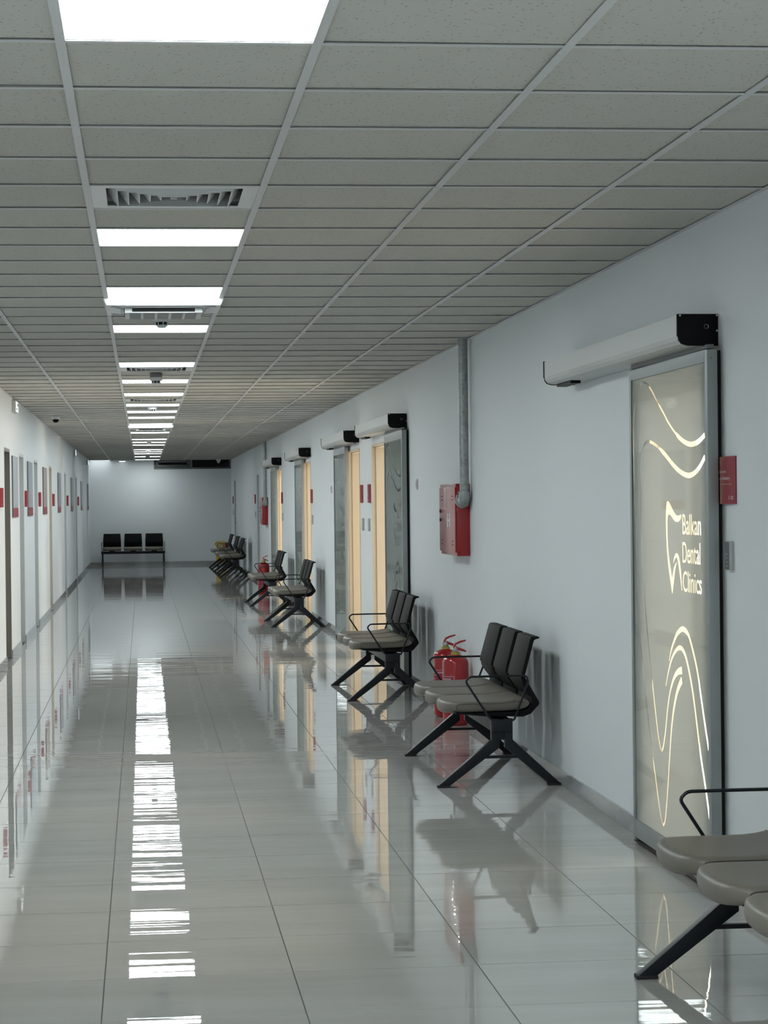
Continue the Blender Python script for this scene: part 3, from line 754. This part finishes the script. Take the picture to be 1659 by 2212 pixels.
# ================================================================== HOSE CABINETS AND RISER PIPES
def make_cabinet():
    r = empty('hose_cabinet'); w_, h, d = .80, .487, .098   # y 0..w, z 0..h, x 0..-d
    b = MB().box((-d+.008, 0, 0), (-.001, w_, h)).build('body', M['redbox'], r, bevel=.002)
    dr = MB().box((-d-.004, .004, .022), (-d+.007, w_-.004, h-.024)).build('door', M['redbox'], r, bevel=.002)
    MB().box((-d+.002, .004, h-.022), (-d+.007, w_-.004, h-.002)).build('top_strip', M['redbox'], r)
    x = -d-.0046
    for zz in (.07, .095, .375, .40):
        for yy in (.09, .62):
            MB().box((x, yy, zz), (x+.001, yy+.08, zz+.006)).build('vent_slot', M['slot'], dr)
    lt = MB()
    for y0 in (.26, .37): lt.box((x, y0, .19), (x+.001, y0+.035, .285))
    lt.box((x, .295, .232), (x+.001, .37, .244)).build('letter_h', M['white'], dr)
    MB().lathe([(.012, 0), (.012, .008)], (x-.006, .74, .30), 12, 'x').build('lock', M['slot'], dr)
    MB().lathe([(.012, 0), (.012, .008)], (x-.006, .74, .24), 12, 'x').build('lock', M['slot'], dr)
    return r
cab = make_cabinet(); cab.location = (XR, 15.055, 1.133)
tag(cab, 'red fire hose cabinet with white letter H on the right wall, near one', 'hose cabinet', 'red hose cabinets')
c2 = copy_tree(cab); c2.location = (XR, 39.7, 1.115); c2.scale = (1, 1, 1); tag(c2, 'smaller looking red hose cabinet far down the right wall, past the fifth sliding door', 'hose cabinet', 'red hose cabinets')
def make_pipe():
    r = empty('riser_pipe')   # origin where the pipe axis is, z = cabinet inlet height
    R_ = .031
    MB().tube([(0, 0, .052), (0, 0, .40), (0, 0, 1.082)], R_, 20).build('pipe', M['galv'], r, smooth=True)
    el = round_path([(0, 0, .060), (0, 0, 0), (0, .085, 0)], .05, 7)
    MB().tube(el, .037, 20).build('elbow', M['galv'], r, smooth=True)
    MB().tube([(0, 0, .048), (0, 0, .062)], .040, 20).build('collar', M['galv'], r)
    MB().prism([(.056*math.cos(math.pi/3*i+.3), .056*math.sin(math.pi/3*i+.3)) for i in range(6)], .088, .104, 'y').build('hexagon_nut', M['galv'], r, bevel=.002)
    MB().tube([(0, .078, 0), (0, .09, 0)], .044, 20).build('flange', M['galv'], r)
    return r
pp = make_pipe(); pp.location = (2.135, 14.95, 1.505); tag(pp, 'thick galvanised riser pipe from the ceiling into the near hose cabinet', 'pipe', 'riser pipes')
p2 = copy_tree(pp); p2.location = (2.135, 39.59, 1.497); tag(p2, 'distant galvanised riser pipe from the ceiling into the far hose cabinet', 'pipe', 'riser pipes')

# ================================================================== FIRE EXTINGUISHERS
def make_ext():
    r = empty('fire_extinguisher'); a = .0885
    bd = MB().lathe([(.055, .003), (.070, .0), (.083, .010), (a, .03), (a, .415), (.086, .430), (.078, .445), (.062, .457), (.045, .465), (.030, .472), (.028, .478)], n=36).build('cylinder', M['red'], r, smooth=True)
    MB().lathe([(.031, .468), (.030, .484), (.024, .487), (.024, .492)], n=20).build('neck_ring', M['brass'], r, smooth=True)
    MB().lathe([(.016, .488), (.020, .494), (.020, .505), (.014, .515), (.013, .525)], n=16).build('valve', M['galv'], r, smooth=True)
    MB().lathe([(.012, 0), (.014, .005), (.014, .022), (.010, .026)], (-.014, 0, .504), 14, 'x').build('gauge', M['offwhite'], r)
    # levers lean towards +x
    MB().prism([(-.012, .512), (.006, .505), (.068, .487), (.074, .492), (.070, .500), (.022, .520), (-.002, .532), (-.012, .528)], -.012, .012, 'y').build('carrying_handle', M['red'], r, bevel=.002)
    MB().prism([(-.014, .520), (-.004, .522), (.004, .536), (.030, .549), (.068, .560), (.074, .567), (.066, .571), (.030, .563), (-.004, .548), (-.014, .534)], -.010, .010, 'y').build('trigger_lever', M['red'], r, bevel=.002)
    MB().tube([(.050+.016*math.cos(t*math.pi/8), -.016, .528+.019*math.sin(t*math.pi/8)) for t in range(16)], .0013, 5, closed=True).build('safety_pin_ring', M['steel'], r)
    MB().tube(round_path([(.0, .012, .505), (.0, .06, .512), (.03, .103, .45), (.03, .103, .12)], .04, 6), .009, 8).build('hose', M['capblk'], r, smooth=True)
    # label, wrapped on the corridor and viewer side
    def wrap(a0, a1, z0, z1, rr, n=8):
        vs = []; f = []
        for i in range(n+1):
            t = a0+(a1-a0)*i/n
            for z_ in (z0, z1): vs.append((rr*math.cos(t), rr*math.sin(t), z_))
        for i in range(n): f.append((2*i, 2*i+2, 2*i+3, 2*i+1))
        return MB().add(vs, f)
    A0, A1 = math.radians(182), math.radians(256)
    lb = wrap(A0, A1, .13, .33, a+.0004, 12).build('label_panel', mat_label, r, smooth=True)
    for q in ((A0, A1, .328, .330), (A0, A1, .13, .132), (A1-.02, A1, .132, .328)): wrap(*q, a+.0008).build('label_border', M['white_ink'], lb)
    for zz, bd_, sz, frac in ((.305, 'EXTINGUISHER', .012, .80), (.286, 'POWDER 6 kg', .011, .5), (.262, 'ABC', .010, .25), (.225, 'PULL PIN', .008, .5), (.205, 'PRESS LEVER', .008, .6), (.165, 'A  B  C', .014, .6)):
        L_ = (A1-A0)*a*frac; me = text_mesh(bd_, L_, sz)
        for v_ in me.vertices:
            t = A0+.06+v_.co.x/a*.95; v_.co = Vector(((a+.0009)*math.cos(t), (a+.0009)*math.sin(t), zz+v_.co.y))
        mesh_obj('lettering', me, M['white_ink'], lb)
    return r
mat_label = mat('dark_red_label', (.30, .008, .035), .35)
e1 = make_ext(); e1.location = (2.078, 15.06, 0); tag(e1, 'red fire extinguisher standing under the near hose cabinet, the front one of the pair', 'fire extinguisher', 'fire extinguishers on the floor')
e2 = copy_tree(e1); e2.location = (2.092, 15.66, 0); e2.rotation_euler = (0, 0, .12); tag(e2, 'red fire extinguisher half hidden behind the other one under the near hose cabinet', 'fire extinguisher', 'fire extinguishers on the floor')
e3 = copy_tree(e1); e3.location = (1.965, 37.2, 0); e3.rotation_euler = (0, 0, -.1); e3.scale = (1.08, 1.08, 1.12); tag(e3, 'single red fire extinguisher far down the corridor behind the fifth bench', 'fire extinguisher', 'fire extinguishers on the floor')

# ================================================================== BENCHES
def pad_mesh():
    prof = [(.033,.414),(.034,.427),(.041,.438),(.058,.445),(.09,.446),(.14,.447),(.20,.447),(.28,.447),(.34,.448),(.38,.452),(.415,.459),(.445,.462),(.468,.458),(.486,.450),(.494,.440),
            (.490,.425),(.474,.408),(.44,.398),(.38,.394),(.28,.392),(.18,.392),(.10,.393),(.075,.395),(.050,.398),(.037,.404)]
    hw = .2275; cz = .420
    st = [(-1, .55, .30), (-.985, .78, .62), (-.955, .92, .85), (-.90, .985, .97), (-.8, 1, 1), (-.6, 1, 1), (-.35, 1, 1), (0, 1, 1), (.35, 1, 1), (.6, 1, 1), (.8, 1, 1), (.90, .985, .97), (.955, .92, .85), (.985, .78, .62), (1, .55, .30)]
    vs = []; n = len(prof)
    for t, sc, zs in st:
        fro = .052*abs(t)**2.6+.030*max(0, abs(t)-.85)/.15
        for u, z in prof:
            k = max(0, 1-u/.22); uu = u+fro*k
            lat = .03*abs(t)*0
            uu = .25+(uu-.25)*(1-(1-sc)*.06)
            z2 = cz+(z-cz)*(1-(1-zs)*.75)
            if z < cz: z2 -= .026*(1-t*t)*max(0, 1-u/.32)*min(1, (cz-z)/.02)
            vs.append((uu, t*hw, z2))
    f = []
    for i in range(len(st)-1):
        for j in range(n): f.append((i*n+j, i*n+(j+1) % n, (i+1)*n+(j+1) % n, (i+1)*n+j))
    f.append(tuple(range(n))[::-1]); f.append(tuple(range((len(st)-1)*n, len(st)*n)))
    m_ = MB().add(vs, f).mesh('seat_pad', M['pad'])
    bm = bmesh.new(); bm.from_mesh(m_); bmesh.ops.recalc_face_normals(bm, faces=bm.faces); bm.to_mesh(m_); bm.free()
    return m_
def seam_mesh():
    mb = MB()
    for s_ in (-1, 1):
        y = s_*.2285
        mb.tube(round_path([(.105, y*.985, .400), (.100, y, .430), (.14, y, .436), (.34, y, .436), (.40, y, .444), (.47, y*.995, .442)], .018, 4), .0013, 5)
        mb.tube([(.40, y, .444), (.42, y*.99, .456)], .0012, 5)
    return mb.mesh('piping', M['seam'])
def make_bench():
    r = empty('bench')
    V1 = 1.49
    MB().box((.287, -.035, .288), (.392, V1+.035, .352)).build('beam', M['black_metal'], r, bevel=.004)
    for y in (0, V1):
        fl_ = [(.283, .356), (.325, .356), (.325, .205), (.060, .010), (.0, .010), (.283, .245)]
        rl_ = [(.396, .356), (.354, .356), (.354, .205), (.588, .010), (.648, .010), (.396, .245)]
        for pf, (f0, f1) in ((fl_, (-.004, .064)), (rl_, (.584, .650))):
            lg = MB().prism(pf, y-.021, y+.021, 'y').build('leg', M['black_metal'], r, bevel=.002)
            MB().box((f0, y-.024, 0), (f1, y+.024, .012)).build('foot', M['rubber'], lg, bevel=.002)
        MB().box((.325, y-.014, .245), (.354, y+.014, .350)).build('web_plate', M['black_metal'], r)
        MB().box((.215, y-.010, .148), (.470, y+.010, .162)).build('stretcher', M['black_metal'], r)
        yo = y-.02 if y == 0 else y+.02
        loop = [(.300, yo, .352), (.292, yo, .346), (.270, yo, .366), (.148, yo, .556), (.172, yo, .580), (.30, yo, .581), (.472, yo, .581), (.482, yo, .546), (.405, yo, .352), (.392, yo, .346), (.376, yo, .352)]
        MB().tube(round_path(loop, .034, 7), .0058, 8).build('armrest', M['black_metal'], r, smooth=True)
    pm = pad_mesh(); sm = seam_mesh()
    sh_ = [(.085, .395), (.12, .381), (.25, .368), (.46, .362), (.50, .377), (.540, .420), (.546, .433), (.539, .450), (.488, .538), (.466, .578), (.450, .578), (.457, .535), (.480, .498), (.505, .466), (.503, .432), (.480, .402), (.43, .390), (.20, .387), (.12, .390)]
    bk_ = [(.447, .560), (.466, .560), (.470, .580), (.521, .760), (.530, .768), (.551, .773), (.553, .779), (.545, .783), (.512, .783), (.503, .776), (.450, .582)]
    for v_ in (.2300, .745, 1.260):
        o = mesh_obj('seat_pad', pm, None, r, smooth=True); o.location = (0, v_, 0)
        q = mesh_obj('piping', sm, None, o, smooth=True)
        o = MB().prism(sh_, -.218, .218, 'y').build('seat_shell', M['black_shell'], r, bevel=.004); o.location = (0, v_, 0)
        mb = MB().prism(bk_, -.219, .219, 'y')
        mb.v = [(x, y*(1-.06*max(0, (z-.58)/.2)), z) for x, y, z in mb.v]
        o = mb.build('backrest', M['black_shell'], r, bevel=.003); o.location = (0, v_, 0)
        MB().box((.295, v_-.07, .352), (.385, v_+.07, .372)).build('seat_bracket', M['black_metal'], r)
    return r
bench = make_bench()
for i, (y, t) in enumerate([(5.48, 'nearest bench, cut off at the right picture edge'), (11.77, 'three-seat bench in front of the pair of fire extinguishers'), (17.0, 'three-seat bench beside the second sliding door'), (27.27, 'three-seat bench on the near side of the fourth doorway, casting a shadow on the wall'),
                            (32.85, 'three-seat bench with a single fire extinguisher behind it'), (45.8, 'farther three-seat bench, nearest of the cluster before the yellow bucket'), (48.35, 'farther three-seat bench, middle of the cluster before the yellow bucket'), (51.65, 'farthest wall bench, directly before the yellow bucket')]):
    o = bench if i == 0 else copy_tree(bench)
    o.location = (1.525, y, 0); tag(o, 'black beam bench with taupe seats: '+t if i == 0 else t, 'bench', 'three-seat waiting benches')
o = copy_tree(bench); o.location = (.500, 55.52, 0); o.rotation_euler = (0, 0, math.pi/2)
tag(o, 'three-seat black bench with taupe pads facing the viewer against the end wall', 'bench', 'three-seat waiting benches')

# ================================================================== MOP BUCKET
b = empty('mop_bucket', (1.86, 53.85, 0))
def taper_box(x0, x1, y0, y1, z0, z1, k):
    cx, cy = (x0+x1)/2, (y0+y1)/2
    lo = [(cx+(x-cx)*k, cy+(y-cy)*k, z0) for x, y in ((x0, y0), (x1, y0), (x1, y1), (x0, y1))]
    hi = [(x, y, z1) for x, y in ((x0, y0), (x1, y0), (x1, y1), (x0, y1))]
    return MB().add(lo+hi, [(0, 3, 2, 1), (4, 5, 6, 7), (0, 1, 5, 4), (1, 2, 6, 5), (2, 3, 7, 6), (3, 0, 4, 7)])
taper_box(-.15, .14, -.22, .22, .07, .36, .82).build('tub', M['yellow'], b, bevel=.02)
taper_box(-.16, .15, -.23, .23, .355, .375, 1).build('rim', M['yellow'], b, bevel=.006)
taper_box(-.135, .08, -.14, .16, .376, .56, .7).build('wringer', M['yellow'], b, bevel=.02)
taper_box(-.08, .02, -.1415, -.139, .45, .53, .95).build('label_plate', M['offwhite'], b)
taper_box(.081, .145, -.12, .12, .42, .56, .9).build('wringer_press', mat('dark_red_plastic', (.28, .01, .03), .4), b, bevel=.008)
MB().tube(round_path([(-.14, 0, .50), (-.14, 0, .60), (.08, 0, .60), (.08, 0, .54)], .05, 6), .010, 8).build('lever_handle', M['yellow'], b, smooth=True)
for x in (-.10, .09):
    for y in (-.17, .17):
        c = MB().lathe([(.028, -.012), (.034, -.008), (.034, .008), (.028, .012)], (x, y, .034), 16, 'x').build('caster', M['capblk'], b)
        MB().box((x-.016, y-.016, .050), (x+.016, y+.016, .085)).build('caster_fork', M['galv'], c)
tag(b, 'yellow wheeled mop bucket with wringer behind the farthest wall bench', 'mop bucket')
bpy.context.view_layer.update()
